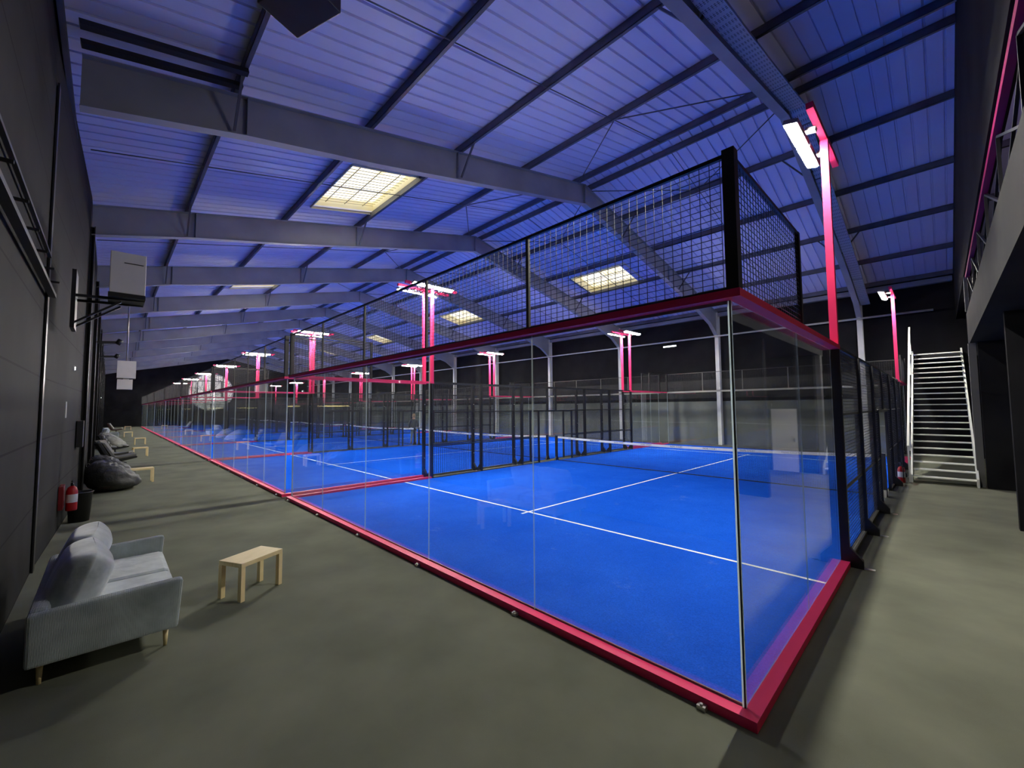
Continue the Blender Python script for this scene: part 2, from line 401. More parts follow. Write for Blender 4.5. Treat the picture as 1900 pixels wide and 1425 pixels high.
# --- walls
def wall_left():
    struct(MB().box(-7.67, 9, -4.25, -3.95, 0, 7.8).build('wall_near_left', m_wall))
    mb = MB()
    # the bay beside the nearest column runs slightly askew, then the wall is straight
    mb.prism([(-7.67, -4.25), (-7.67, -3.95), (-13.94, -3.74), (-13.94, -4.25)], 'z', 0, 7.75)
    struct(mb.build('wall_bay_left', m_wall))
    return struct(MB().box(XE, -13.94, -4.25, -3.74, 0, 7.75).build('wall_left', m_wall))
wall_left()
wr = MB(); wr.box(XE, 9, YR-.02, YR+.2, 0, 7.7)
wall_right = struct(wr.build('wall_right', m_dark))
lw = MB(); lw.box(XE, -.4, YR-.04, YR-.021, 0, 2.45); lw.build('lower_lit_band', m_lit_lower, wall_right)  # paler band stands in for light falling on the dark wall
lw = MB(); lw.box(XE, -.4, YR-.04, YR-.021, 2.65, 3.7); lw.build('middle_lit_band', m_lit_middle, wall_right)  # second, dimmer band of the same painted light
gv = [(YL-.2, 0), (YR+.2, 0), (YR+.2, 7.6), (RY, 10.7), (YL-.2, 7.6)]
struct(MB().prism(gv, 'x', XE-.25, XE).build('wall_back', m_dark))
gv2 = [(YL-.2, 0), (YR+.2, 0), (YR+.2, 7.6), (RY, 10.7), (YL-.2, 7.6)]
struct(MB().prism(gv2, 'x', XN, XN+.25).build('wall_front', m_dark))
# black bulkhead over the gallery
bz = 5.68
bk = [(-3.95, bz), (21.78, bz), (21.78, roof_z(21.78)), (RY, roof_z(RY)), (-3.95, roof_z(-3.95))]
struct(MB().prism(bk, 'x', 1.63, 1.78).build('wall_gallery', m_dark))
# pipe run along the right wall
pp = MB(); pp.cyl((-75, 21.32, 6.12), (1.0, 21.32, 6.12), .045, n=10)
for x in FX: pp.box(x-.05, x+.05, 21.30, 21.41, 6.05, 6.19)
tag(pp.build('wall_pipe', m_column), 'long grey pipe running across the columns high on the right wall', 'pipe')
ed = MB(); ed.box(XE, 1.6, 21.5, 21.76, 7.28, 7.48); struct(ed.build('trim_1', m_rafter))

# --- gallery (mezzanine) at the near right
GX = 1.65
gal = MB()
gal.box(GX, GX+.18, -3.9, 13.9, 3.80, 4.68)
gal.box(GX+.18, 7.5, -3.9, 13.9, 3.80, 4.02)
struct(gal.build('trim_2', m_mezz))
col = MB(); col.box(1.62, 1.76, 13.2, 13.45, 0, 3.8); col.box(1.62, 1.76, 13.2, 13.45, 4.68, 5.6)
tag(col.build('gallery_column', m_post), 'grey post beside the stair carrying the gallery edge', 'column')
struct(MB().box(1.78, 7.5, 13.0, 13.2, 0, 3.8).build('wall_lounge', m_dark))
struct(MB().box(1.89, 7.5, 8.0, 8.18, 0, 3.8).build('wall_partition', m_dark))
dr = struct(MB().box(2.28, 3.01, 12.95, 12.998, 0, 2.06).build('door_1', m_whitedoor))
dl = MB(); dl.box(2.34, 2.38, 12.90, 12.95, .98, 1.10); dl.build('door_handle', m_zinc, dr)
rl = thing('gallery_railing', 'pink gallery railing with dark crossed rods high at the right edge', 'railing', (0, 0, 0))
q = MB(); q.bar((GX+.04, -3.8, 5.60), (GX+.04, 13.7, 5.60), .07, .10); q.build('handrail', mat('dimmed_pink_steel', (.30, .015, .10), .6, spec=.2), rl)  # dim light on the pink rail is put into its darker colour
for y in (-3.7, -1.6, .5, 2.6, 4.7, 6.8, 8.9, 11.0, 13.1):
    q = MB(); q.bar((GX+.05, y, 4.68), (GX+.05, y, 5.56), .035); q.build('baluster', m_black, rl)
for y in (-3.7, -1.6, .5, 2.6, 4.7, 6.8, 8.9, 11.0):
    q = MB(); q.bar((GX+.05, y, 4.70), (GX+.05, y+2.1, 5.55), .03); q.build('cross_rod', m_black, rl)
    q = MB(); q.bar((GX+.08, y, 5.55), (GX+.08, y+2.1, 4.70), .03); q.build('cross_rod', m_black, rl)

# --- stair up to the gallery
st = thing('staircase', 'open steel staircase with thin pale treads rising beside the gallery', 'stairs', (0, 0, 0))
NT = 22; run = 5.05; rise = 4.0
for k in range(NT):
    y = 13.0 + run*k/NT; z = rise*(k+1)/NT
    t = MB(); t.box(.40, 1.60, y, y+.25, z-.03, z); t.build('tread', m_tread, st)
for xs in (.36, 1.60):
    s_ = MB(); s_.prism([(12.92, 0), (13.22, 0), (13.0+run+.25, rise-.12), (13.0+run+.25, rise+.16), (12.92, .22)], 'x', xs, xs+.045)
    s_.build('stringer', m_stringer, st)
h_ = MB()
h_.bar((.34, 12.95, 1.0), (.34, 18.2, 5.05), .05, .05)
for k in range(6):
    y = 12.98+k*1.02; z0 = rise*(y-13.0)/run
    h_.bar((.34, y, max(0, z0)), (.34, y, z0+1.02), .04)
h_.build('handrail', m_stringer, st)
g_ = MB(); g_.prism([(13.4, .95), (18.1, 4.6), (18.1, 5.0), (13.4, 1.35)], 'x', .325, .335)
g_.build('side_panel', m_stringer, st)
lp = MB(); lp.box(.3, 7.5, 18.3, 21.7, 3.85, 4.0); struct(lp.build('trim_3', m_mezz))

# ================================================================== courts
PITCH_X = 10.55
ZK, ZG, ZR, ZM = .07, 2.95, 3.01, 4.03
def gpanel(x0, x1, y0, y1, parent, corner=False):                    # glass with pale edges
    mb = MB(); mb.box(x0, x1, y0, y1, ZK, ZG)
    thin = 'x' if abs(x1-x0) < .05 else 'y'
    for i, fc in enumerate(mb.f):
        # order: bottom, top, -y, +x, +y, -x
        big = (i in (3, 5)) if thin == 'x' else (i in (2, 4))
        mb.m[i] = 0 if big else 1
    return mb.build('glass_panel', [m_glass, m_cornedge if corner else m_glassedge], parent)
def wires(mb, plane, c, a0, a1, z0, z1, sa=.075, sz=.05, wd=.0042):
    n = max(1, round((a1-a0)/sa)); m = max(1, round((z1-z0)/sz))
    for i in range(n+1):
        a = a0+(a1-a0)*i/n; p = (c, a) if plane == 'x' else (a, c)
        mb.bar((p[0], p[1], z0), (p[0], p[1], z1), wd, caps=False)
    for j in range(m+1):
        z = z0+(z1-z0)*j/m
        o = .004
        A, B = ((c+o, a0, z), (c+o, a1, z)) if plane == 'x' else ((a0, c+o, z), (a1, c+o, z))
        mb.bar(A, B, wd, caps=False)
def make_cage():
    root = thing('court_cage', None, None)
    G = .012
    for e in (0, 1):                                    # near end, far end
        Y = (lambda y: y) if e == 0 else (lambda y: 20-y)
        k = MB(); k.box(-10.1, .1, Y(-.1), Y(0), 0, ZK); k.box(0.0, .1, Y(0), Y(4.0), 0, ZK); k.box(-10.1, -10.0, Y(0), Y(4.0), 0, ZK)
        k.build('kerb', m_pink, root)
        t = MB(); t.box(-10.1, .1, Y(-.1), Y(.0), ZG+.002, ZR); t.box(.0, .1, Y(0), Y(4.05), ZG+.002, ZR); t.box(-10.1, -10.0, Y(0), Y(4.05), ZG+.002, ZR)
        t.build('top_rail', m_pink, root)
        for cx in (0.0, -10.0):
            c = MB(); c.box(cx-.005, cx+.005, Y(-.007), Y(.002), ZK, ZG); c.box(cx-.017, cx-.005, Y(-.008), Y(-.005), ZK, ZG, 1); c.box(cx+.0052, cx+.008, Y(-.004), Y(.010), ZK, ZG, 1); c.build('corner_seal', [m_black, m_cornedge], root)
        c = MB(); c.box(-9.99, -.01, Y(.0065), Y(.02), ZG-.02, ZR+.004); c.build('clamp_strip', m_clamp, root)
        c = MB(); c.box(-9.99, -.01, Y(.0065), Y(.02), .0, ZK+.015); c.build('clamp_strip', m_sill, root)
        for i in range(5): gpanel(-2*(i+1)+.005, -2*i-(.014 if i == 0 else .005), Y(-.006), Y(.006), root)
        for sx in (0.0, -10.0):
            for j in range(2): gpanel(sx-.006, sx+.006, min(Y(2*j+.012), Y(2*j+1.995)), max(Y(2*j+.012), Y(2*j+1.995)), root)
        for i in range(5):
            x0, x1 = -2*(i+1), -2*i
            mb = MB(); wires(mb, 'y', Y(-.05), x0+.02, x1-.02, ZR+.02, ZM-.02)
            mb.bar((x0, Y(-.05), ZM-.012), (x1, Y(-.05), ZM-.012), .03, .03); mb.bar((x0, Y(-.05), ZR+.012), (x1, Y(-.05), ZR+.012), .025, .025)
            mb.build('mesh_panel', m_wire, root)
        for sx in (.05, -10.05):
            mb = MB(); wires(mb, 'x', sx, min(Y(.03), Y(1.97)), max(Y(.03), Y(1.97)), ZR+.02, ZM-.02)
            mb.bar((sx, Y(0), ZM-.012), (sx, Y(2), ZM-.012), .03, .03); mb.build('mesh_panel', m_wire, root)
            p = MB(); p.box(sx-.042, sx+.042, Y(-.092), Y(-.008), ZR, ZM+.02); p.build('corner_post', m_black, root)
            p = MB(); p.box(sx-.02, sx+.02, Y(1.97), Y(2.03), ZR, ZM); p.build('mesh_post', m_black, root)
        for i in range(1, 5):
            p = MB(); p.box(-2*i-.02, -2*i+.02, Y(-.065), Y(-.035), ZR, ZM); p.build('mesh_post', m_sill, root)
        for i in range(6):
            x = -.25-1.92*i
            l = MB(); l.box(x-.03, x+.03, Y(-.15), Y(-.1), .0, .03); l.cyl((x, Y(-.135), .0), (x, Y(-.135), .045), .012, n=8); l.build('anchor_lug', m_zinc, root)
    for s, sx in ((1, .05), (-1, -10.05)):
        for a, b in ((4.05, 8.95), (11.05, 15.95)):
            l = MB(); l.box(sx-.03, sx+.03, a, b, 0, .05); l.build('sill', m_sill, root)
        l = MB(); l.bar((sx, 4, ZR-.02), (sx, 16, ZR-.02), .04, .04); l.build('side_rail', m_black, root)
        spans = [(4, 6, .05), (6, 8, .05), (8, 8.95, .05), (8.95, 11.05, 2.06), (11.05, 12, .05), (12, 14, .05), (14, 16, .05)]
        for a, b, z0 in spans:
            mb = MB(); wires(mb, 'x', sx, a+.04, b-.04, z0+.03, ZR-.03)
            if z0 < 1:
                for z in (1.0, 2.04): mb.bar((sx, a, z), (sx, b, z), .03, .03)
            mb.build('mesh_panel', m_wire, root)
        for y in (4, 6, 8, 12, 14, 16):
            p = MB(); p.box(sx-.05, sx+.05, y-.035, y+.035, 0, ZG if y in (4, 16) else ZR-.04)
            pr = [(sx+s*.05, 0), (sx+s*.19, 0), (sx+s*.19, .10), (sx+s*.05, .26)]
            p.prism(pr, 'y', y-.035, y+.035)
            p.box(sx+s*.05, sx+s*.30, y-.03, y+.03, 0, .012, 1)
            for z in (.6, 1.45, 2.3): p.box(sx+s*.05, sx+s*.056, y-.012, y+.012, z-.012, z+.012, 1)
            p.build('post', [m_black, m_zinc], root)
        p = MB(); p.box(sx-.04, sx+.04, 9.97, 10.03, 2.06, ZR-.04); p.build('post', m_black, root)
        d = MB(); d.box(sx-.03, sx+.03, 8.92, 8.98, 0, 2.06); d.box(sx-.03, sx+.03, 11.02, 11.08, 0, 2.06); d.box(sx-.03, sx+.03, 8.92, 11.08, 2.0, 2.06)
        d.build('door_frame', m_black, root)
    return root
def make_turf():
    root = MB().box(-9.99, -.01, .01, 19.99, 0, .02).build('court_turf', m_turf)
    for y in (3.05, 16.95): MB().box(-9.985, -.015, y-.025, y+.025, .019, .0225).build('service_line', m_line, root)
    MB().box(-5.025, -4.975, 2.85, 17.15, .019, .0226).build('centre_line', m_line, root)
    return root
def text_mesh(body, size):
    cu = bpy.data.curves.new('lettering', 'FONT'); cu.body = body; cu.size = size; cu.align_x = 'CENTER'; cu.align_y = 'CENTER'; cu.extrude = .001
    o = bpy.data.objects.new('lettering', cu); C.objects.link(o)
    dg = bpy.context.evaluated_depsgraph_get(); me = bpy.data.meshes.new_from_object(o.evaluated_get(dg))
    bpy.data.objects.remove(o); return me
TXT = text_mesh('PADEL COURT', .062)
def add_text(mb, cx, y, cz, sgn=-1, mi=0):
    fs = [tuple(p.vertices) for p in TXT.polygons]
    mb.add([(cx - sgn*v.co.x, y + sgn*v.co.z, cz + v.co.y) for v in TXT.vertices], fs, mi)
def net_top(x):                                          # sags to the middle
    t = (x+5)/4.95; return .90 + .09*t*t
def make_net():
    root = thing('padel_net', None, None, (0, 10, 0))
    n = 40; xs = [-9.95 + 9.9*i/n for i in range(n+1)]
    mb = MB(); m = 264
    for i in range(m+1):
        x = -9.95+9.9*i/m; mb.bar((x, 0, .03), (x, 0, net_top(x)-.05), .0028, caps=False)
    for j in range(23):
        q = j/22
        for a, b in zip(xs, xs[1:]):
            mb.bar((a, .002, .03+(net_top(a)-.08)*q), (b, .002, .03+(net_top(b)-.08)*q), .0028, caps=False)
    for a, b in zip(xs[::4], xs[4::4]): mb.bar((a, 0, .028), (b, 0, .028), .02, .03)
    mb.build('netting', m_net, root)
    bd = MB()
    for a, b in zip(xs, xs[1:]):
        za, zb = net_top(a), net_top(b)
        vs = [(a, -.008, za-.075), (b, -.008, zb-.075), (b, .008, zb-.075), (a, .008, za-.075), (a, -.008, za), (b, -.008, zb), (b, .008, zb), (a, .008, za)]
        bd.add(vs, [(3,2,1,0),(4,5,6,7),(0,1,5,4),(1,2,6,5),(2,3,7,6),(3,0,4,7)])
    b_ = bd.build('band', m_band, root)
    tx = MB()
    for i in range(9):
        x = -9.2+1.05*i; add_text(tx, x, -.0105, net_top(x)-.037, -1)
    tx.build('lettering', m_ink, b_)
    for x in (-10.03, .03):
        p = MB(); p.box(x-.04, x+.04, -.04, .04, .0, 1.02); p.prism([(-.12, 0), (.12, 0), (.05, .16), (-.05, .16)], 'x', x-.03, x+.03); p.build('net_post', m_black, root)
    return root
def make_pole(side):                                     # side -1: lamps to -x, +1: lamps to +x
    root = thing('floodlight_pole', None, None)
    MB().box(-.045, .045, -.045, .045, ZR, 5.97).build('pole', m_pink, root)
    a = MB(); a.box(-.04, .04, -.95, .95, 5.97, 6.05); a.build('arm', m_pink, root)
    ti = math.radians(14)*side
    for dy in (-.48, .28):
        h = MB(); h.box(-.085, .085, -.35, .35, -.01, .05); h.box(-side*.17-.06, -side*.17+.06, -.05, .05, .0, .05)
        ho = h.build('lamp_head', m_alu, root); ho.location = (side*.24, dy, 5.955); ho.rotation_euler = (0, -ti, 0)
        l = MB(); l.box(-.062, .062, -.325, .325, -.030, -.0105); lo = l.build('lens', m_lens, ho)
    return root
cage0 = make_cage(); turf0 = make_turf(); net0 = make_net()
pr0 = make_pole(-1); pl0 = make_pole(1)
first_r = first_l = True
for k in range(7):
    ox = -PITCH_X*k
    o_ = ORD[k]
    nm = 'nearest' if k == 0 else ('farthest' if k == 6 else o_)
    t = turf0 if k == 0 else copy_tree(turf0); t.location = (ox, 0, 0)
    tag(t, 'bright blue turf of the %s padel court%s with white service lines' % (nm, '' if k in (0, 6) else ' from the camera'), 'court surface', 'blue court surfaces in a row')
    c = cage0 if k == 0 else copy_tree(cage0); c.location = (ox, 0, 0)
    tag(c, 'glass and black mesh cage with pink kerb around the %s padel court%s' % (nm, '' if k in (0, 6) else ' from the camera'), 'court cage', 'padel court cages in a row')
    n = net0 if k == 0 else copy_tree(net0); n.location = (ox, 10, 0)
    tag(n, 'net with white lettered band across the %s padel court%s' % (nm, '' if k in (0, 6) else ' from the camera'), 'net', 'padel nets in a row')
    for (px, py, sd, where) in ((.05, 4, -1, 'near right'), (-10.05, 4, 1, 'near left'), (.05, 16, -1, 'far right'), (-10.05, 16, 1, 'far left')):
        if sd < 0: p = pr0 if first_r else copy_tree(pr0); first_r = False
        else: p = pl0 if first_l else copy_tree(pl0); first_l = False
        p.location = (ox+px, py, 0)
        tag(p, 'pink floodlight pole with bright white lamps at the %s of the %s court' % (where, nm), 'floodlight', 'pink floodlight poles')

# ================================================================== furniture and fittings on the left
def pillow(mb, cx, cy, cz, w_, h_, t_, tilt=0.0, rz=0.0, sag=0.0):
    def fn(a, b, c):
        e = .30
        sx = math.copysign(abs(a)**e, a); sz = math.copysign(abs(c)**e, c)
        x = sx*w_/2; z = sz*h_/2; edge = (1-(abs(sx))**6)*(1-(abs(sz))**6)
        y = b*t_/2*(.35+.65*max(0, edge)) + .012*math.sin(9*x+3*z) * (1 if b > 0 else .3)
        z -= sag*(1-sx*sx)
        y2 = y*math.cos(tilt) - z*math.sin(tilt); z2 = y*math.sin(tilt) + z*math.cos(tilt)
        X = x*math.cos(rz) - y2*math.sin(rz); Yy = x*math.sin(rz) + y2*math.cos(rz)
        return (cx+X, cy+Yy, cz+z2)
    mb.blob(fn, 36, 22); return mb
def make_sofa():
    root = thing('sofa', 'grey-blue corduroy two-seat sofa on pale wooden legs by the left wall', 'sofa', (-4.95, -3.2, 0))
    W = .97; y0, y1 = -.47, .47
    b = MB(); b.box(-W+.09, W-.09, y0+.02, y1-.02, .17, .30); b.build('base', m_velvet, root, bevel=.02)
    b = MB(); b.box(-W+.05, W-.05, y0, y0+.12, .17, .60); b.build('backrest', m_velvet, root, bevel=.045)
    for s in (-1, 1):
        a = MB(); a.prism([(y0, .165), (y1, .165), (y1+.03, .60), (y1-.02, .605), (y0, .575)], 'x', s*W-(.10 if s > 0 else 0), s*W+(.10 if s < 0 else 0))
        a.build('armrest', m_velvet, root, bevel=.022)
    for s in (-1, 1):
        c = MB(); c.box(s*.43-.425, s*.43+.425, -.32, y1+.02, .29, .44); o = c.build('seat_cushion', m_cush, root, bevel=.05)
        p = MB(); pillow(p, s*.40, -.20, .665, .84, .58, .36, tilt=-.36, rz=s*.05, sag=.02); p.build('back_cushion', m_cush, root)
    for x in (-.86, .86):
        for y in (-.39, .39):
            l = MB(); l.cyl((x*1.02, y, 0), (x, y, .172), .014, .023, n=12); l.build('leg', m_oak, root)
    return root
sofa = make_sofa()
def make_table(h=.43, L=.55, D=.36):
    root = thing('side_table', None, None)
    t = MB(); t.box(-L/2, L/2, -D/2, D/2, h-.05, h); t.build('table_top', m_oak, root, bevel=.004)
    for x in (-1, 1):
        for y in (-1, 1):
            l = MB(); l.box(x*(L/2)-(.05 if x > 0 else 0), x*(L/2)+(.05 if x < 0 else 0), y*D/2-(.05 if y > 0 else 0), y*D/2+(.05 if y < 0 else 0), 0, h-.05); l.build('leg', m_oak, root)
    return root
tb = make_table(); tb.location = (-4.84, -1.955, 0); tb.rotation_euler = (0, 0, math.atan2(.49, -.25))
tag(tb, 'small pale oak side table in front of the grey sofa', 'table', 'pale oak side tables along the left wall')
for (x, y, rz, lab) in ((-16.0, -2.47, 1.62, 'small pale oak side table beside the dark beanbags'),
                        (-25.7, -2.1, 1.66, 'small pale oak side table beyond the black lounge chairs'),
                        (-35.0, -1.72, 1.6, 'small pale oak side table beside the tufted grey chair, third from the far end'),
                        (-46.0, -2.0, 1.6, 'small pale oak side table, second from the far end'),
                        (-63.0, -1.6, 1.6, 'small pale oak side table farthest down the hall')):
    o = copy_tree(tb); o.location = (x, y, 0); o.rotation_euler = (0, 0, rz); o['label'] = lab
# waste bin
bn = thing('waste_bin', 'black round waste bin on the carpet below the wall extinguisher', 'bin', (-10.95, -3.61, 0))
MB().lathe([(0, .0), (.15, .0), (.185, .55), (.20, .56), (.20, .575), (.175, .575), (.14, .03), (0, .03)], 28).build('bin_body', m_black, bn)
# fire extinguishers
def make_ext(loc, rz, label):
    root = thing('fire_extinguisher', label, 'fire extinguisher', loc, rz, 'red fire extinguishers')
    b = MB(); b.lathe([(0, 0), (.075, 0), (.08, .02), (.08, .36), (.06, .42), (.025, .45), (0, .45)], 20); b.build('cylinder', m_red, root)
    v = MB(); v.cyl((0, 0, .45), (0, 0, .50), .02, n=10); v.box(-.02, .07, -.012, .012, .50, .52); v.box(-.02, .08, -.012, .012, .535, .55); v.build('valve', m_black, root)
    h = MB(); h.tube([(-.02, 0, .48), (-.09, .02, .44), (-.105, .02, .30), (-.10, .02, .12)], .012); h.build('hose', m_black, root)
    l = MB(); l.lathe([(.0812, .15), (.0812, .30)], 20); l.build('paper_label', m_paper, root)
    return root
make_ext((-10.35, -3.70, .33), 0, 'red fire extinguisher hung on the left wall beyond the sofa')
pl_ = MB(); pl_.box(-10.55, -10.15, -3.86, -3.80, .38, .80); tag(pl_.build('extinguisher_board', m_reddark), 'dark red backing board behind the wall extinguisher', 'board')
make_ext((.18, 12.75, 0), 2.2, 'red fire extinguisher standing on the floor at the foot of the stair')
# beanbags
def make_bean(loc, rz, label, m=m_bean, s=1.0, group='beanbags along the left wall'):
    root = thing('beanbag', label, 'beanbag', loc, rz, group)
    def fn(a, b, c):
        hr = math.hypot(a, b) + 1e-6; k = hr**.5/hr; a *= k; b *= k
        x = a*.60; t = (b+1)/2                             # b = -1 back (high), +1 front (low)
        y = b*.50; top = .84*(1-t)**1.1 + .40*t**.7 + .08*math.sin(PI*t)
        z = (math.copysign(abs(c)**.7, c)+1)/2
        zz = top*z
        bulge = 1 + .18*math.sin(PI*z)
        wr_ = .018*math.sin(14*a+5*b)*math.sin(9*c+4*a) + .012*math.sin(23*b+7*c)
        if z < .12: x *= .93; y *= .93
        return (s*(x*bulge+wr_), s*(y*bulge+wr_), s*max(0, zz+wr_*(1 if z > .1 else 0)))
    b = MB(); b.blob(fn, 40, 26); b.build('bag', m, root)
    p = MB(); p.tube([(0, -.44*s, .72*s), (0, -.52*s, .77*s), (0, -.54*s, .70*s), (0, -.50*s, .62*s)], .012); p.build('carry_loop', m, root)
    return root
make_bean((-15.0, -3.10, 0), 0, 'big charcoal beanbag nearest the camera, beside the first dark column')
make_bean((-17.0, -3.13, 0), .25, 'crumpled charcoal beanbag just behind the biggest beanbag', s=.95)
make_bean((-18.6, -3.2, 0), -.2, 'charcoal beanbag in front of the black lounge chairs', s=.85)
make_bean((-32.6, -3.0, 0), .1, 'pale grey beanbag behind the tufted chair', m_palebean, 1.0)
make_bean((-36.5, -3.1, 0), -.1, 'second pale grey beanbag further along the left wall', m_palebean, .95)
# lounge chairs
def make_lounge(loc, rz, label, m_seat=m_seatgrey, m_shell=m_black_fab, tufted=False):
    root = thing('lounge_chair', label, 'lounge chair', loc, rz, 'lounge chairs along the left wall')
    inner = [(.52, .44), (.10, .36), (-.12, .36), (-.22, .42), (-.50, .98), (-.54, 1.0)]
    outer = [(-.60, .96), (-.30, .34), (-.18, .28), (.10, .28), (.52, .37)]
    MB().prism(inner+outer, 'x', -.36, .36).build('shell', m_shell, root, bevel=.02)
    p = MB()
    if tufted:
        for i in range(4):
            for j in range(3):
                y, z = -.20-.085*i, .46+.15*i
                p.blob(lambda a, b, c, j=j, y=y, z=z: (-.24+.24*j+a*.125, y+b*.06+.045, z+c*.085), 14, 10)
        for i in range(3):
            for j in range(3):
                p.blob(lambda a, b, c, i=i, j=j: (-.24+.24*j+a*.125, -.02+.21*i+b*.115, .40+.02*i+c*.05), 14, 10)
    else:
        p.prism([(.50, .445), (.08, .37), (-.12, .37), (-.19, .43), (-.47, .97), (-.40, 1.0), (-.10, .47), (.08, .45), (.50, .52)], 'x', -.33, .33)
    p.build('pad', m_seat, root, bevel=0 if tufted else .02)
    s_ = MB(); s_.cyl((0, .05, .06), (0, .05, .28), .03, n=12); s_.build('stem', m_black, root)
    for k in range(4):
        t = PI/4+k*PI/2
        l = MB(); l.bar((0, .05, .15), (.36*math.cos(t), .05+.36*math.sin(t), .015), .03, .03); l.build('leg', m_black, root)
    return root
make_lounge((-20.9, -2.96, 0), .15, 'black lounge chair with taupe pad, first one after the dark beanbags')
make_lounge((-22.6, -3.0, 0), -.25, 'black lounge chair with taupe pad angled beside the second side table')
make_lounge((-27.6, -3.0, 0), .1, 'pale tufted lounge chair with button cushions', m_palebean, m_black_fab, True)
make_lounge((-55.0, -2.7, 0), -.1, 'dark lounge chair with pale pad near the far end', m_palebean, mat('dark_red_shell', (.05, .01, .012), .7))
# two more sofas far along
s2 = copy_tree(sofa); s2.location = (-41.0, -3.15, 0); s2['label'] = 'grey sofa halfway down the left wall beyond the pale beanbags'
sofa['group'] = s2['group'] = 'grey sofas'
# small fittings on the left wall
def wall_lamp(x, y, z, label):
    root = thing('indicator_lamp', label, 'lamp', (x, y, z), 0, 'small white wall lamps')
    MB().box(-.06, .06, -.03, .0, -.05, .05).build('lamp_base', m_white, root)
    MB().box(-.025, .025, .0, .012, -.03, .03).build('lens', m_led, root)
wall_lamp(-11.7, -3.80, 3.08, 'small bright white lamp on the left wall above the waste bin')
wall_lamp(-21.2, -3.70, 3.08, 'small bright white lamp on the left wall after the second dark column')
wall_lamp(-45.0, -3.70, 3.22, 'small bright white lamp far along the left wall')
nt_ = MB(); nt_.box(-10.72, -10.60, -3.86, -3.84, 2.05, 2.36); tag(nt_.build('wall_notice', m_paper), 'narrow white notice on the left wall above the extinguisher', 'notice')
swb = MB(); swb.box(-13.2, -12.7, -3.765, -3.66, 1.35, 1.95); tag(swb.build('fuse_box', m_black), 'black box mounted on the left wall before the second column', 'box')
# cable tray with brackets high on the near wall
ct = thing('cable_tray', 'black cable tray with brackets high on the near left wall', 'cable tray', (0, 0, 0))
q = MB(); q.bar((2.0, -3.88, 3.80), (-7.6, -3.88, 3.80), .07, .05); q.build('tray', m_black, ct)
q = MB(); q.bar((2.0, -3.91, 4.30), (-7.4, -3.91, 4.30), .035, .035); q.build('conduit', m_black, ct)
for k in range(12):
    x = 1.2-.8*k
    b = MB(); b.bar((x, -3.94, 4.0), (x, -3.88, 3.83), .025); b.bar((x, -3.945, 4.0), (x, -3.82, 4.0), .025); b.build('bracket', m_black, ct)
# gas heaters on brackets
def make_heater(loc, w_, h_, label, below=False):
    root = thing('unit_heater', label, 'heater', loc, 0, 'white heaters on the left wall')
    b = MB(); b.box(-.35, .35, -w_/2, w_/2, 0, h_); b.build('casing', m_white, root, bevel=.01)
    s_ = MB(); s_.box(.352, .356, -w_*.12, w_*.42, h_*.735, h_*.755); s_.build('slot', m_black, root)
    l = MB(); l.box(-.34, .36, -w_/2-.01, w_/2+.005, -.07, -.002); l.build('outlet', m_black, root)
    a = MB(); a.bar((-.25, -w_/2-.40, -.10), (-.25, w_/2, -.06), .04); a.bar((.2, -w_/2-.40, -.10), (.2, w_/2, -.06), .04)
    a.bar((-.25, -w_/2-.40, -.55), (-.25, -w_/2+.15, -.12), .03); a.bar((.2, -w_/2-.40, -.55), (.2, -w_/2+.15, -.12), .03)
    a.box(-.3, .25, -w_/2-.42, -w_/2-.37, -.62, .3); a.build('bracket', m_black, root)
    return root
make_heater((-8.55, -3.10, 4.10), .44, .68, 'white square unit heater on a black bracket high on the near left wall')
hx = thing('hanging_heater', 'far pair of small white boxes hanging under the roof by the left wall', 'heater', (-25.0, -2.72, 0))
MB().box(-.25, .25, -.32, .32, 3.66, 4.45).build('upper_box', m_white, hx)
MB().box(-.25, .25, -.30, .22, 3.15, 3.60).build('lower_box', m_white, hx)
MB().cyl((0, 0, 4.45), (0, 0, 7.888), .03, n=8).build('hanger', m_zinc, hx)
MB().box(-.05, .05, -.1, .1, 3.60, 3.66).build('clip', m_zinc, hx)
for (x, z, lab) in ((-20.9, 4.75, 'black wall arm with a drooping lamp, nearer of two past the heater'), (-27.2, 4.80, 'black wall arm with a drooping lamp, farther of two past the heater')):
    ar = thing('drooping_lamp', lab, 'bracket', (x, -3.72, z), 0, 'black wall arms')
    a = MB(); a.bar((0, 0, 0), (0, .62, .05), .09); a.build('arm', m_black, ar)
    a = MB(); a.cyl((0, .62, -.02), (0, .72, .16), .09, n=10); a.build('head', m_black, ar)
for xx, lab in ((-6.84, 'nearer of two dark cable ducts under the roof at the top left'), (-7.26, 'farther of two dark cable ducts under the roof at the top left')):
    q = MB(); q.bar((xx, -3.72, roof_z(-3.72)-.25), (xx, -1.76, roof_z(-1.76)-.25), .13, .07)
    tag(q.build('cable_duct', m_black), lab, 'duct', 'cable ducts under the roof')
# black box hanging near the roof
sp = thing('loudspeaker', 'black loudspeaker box cut by the top edge of the photo', 'loudspeaker', (-3.15, -2.05, 6.35), .35)
b = MB(); b.box(-.32, .32, -.22, .22, -.25, .25); b.build('cabinet', m_black, sp, bevel=.01)
b = MB(); b.box(-.29, .29, .22, .232, -.22, .22); b.build('grille', m_black_fab, sp)
b = MB(); b.cyl((0, 0, .25), (0, 0, 1.45), .02, n=8); b.build('hanger', m_black, sp)

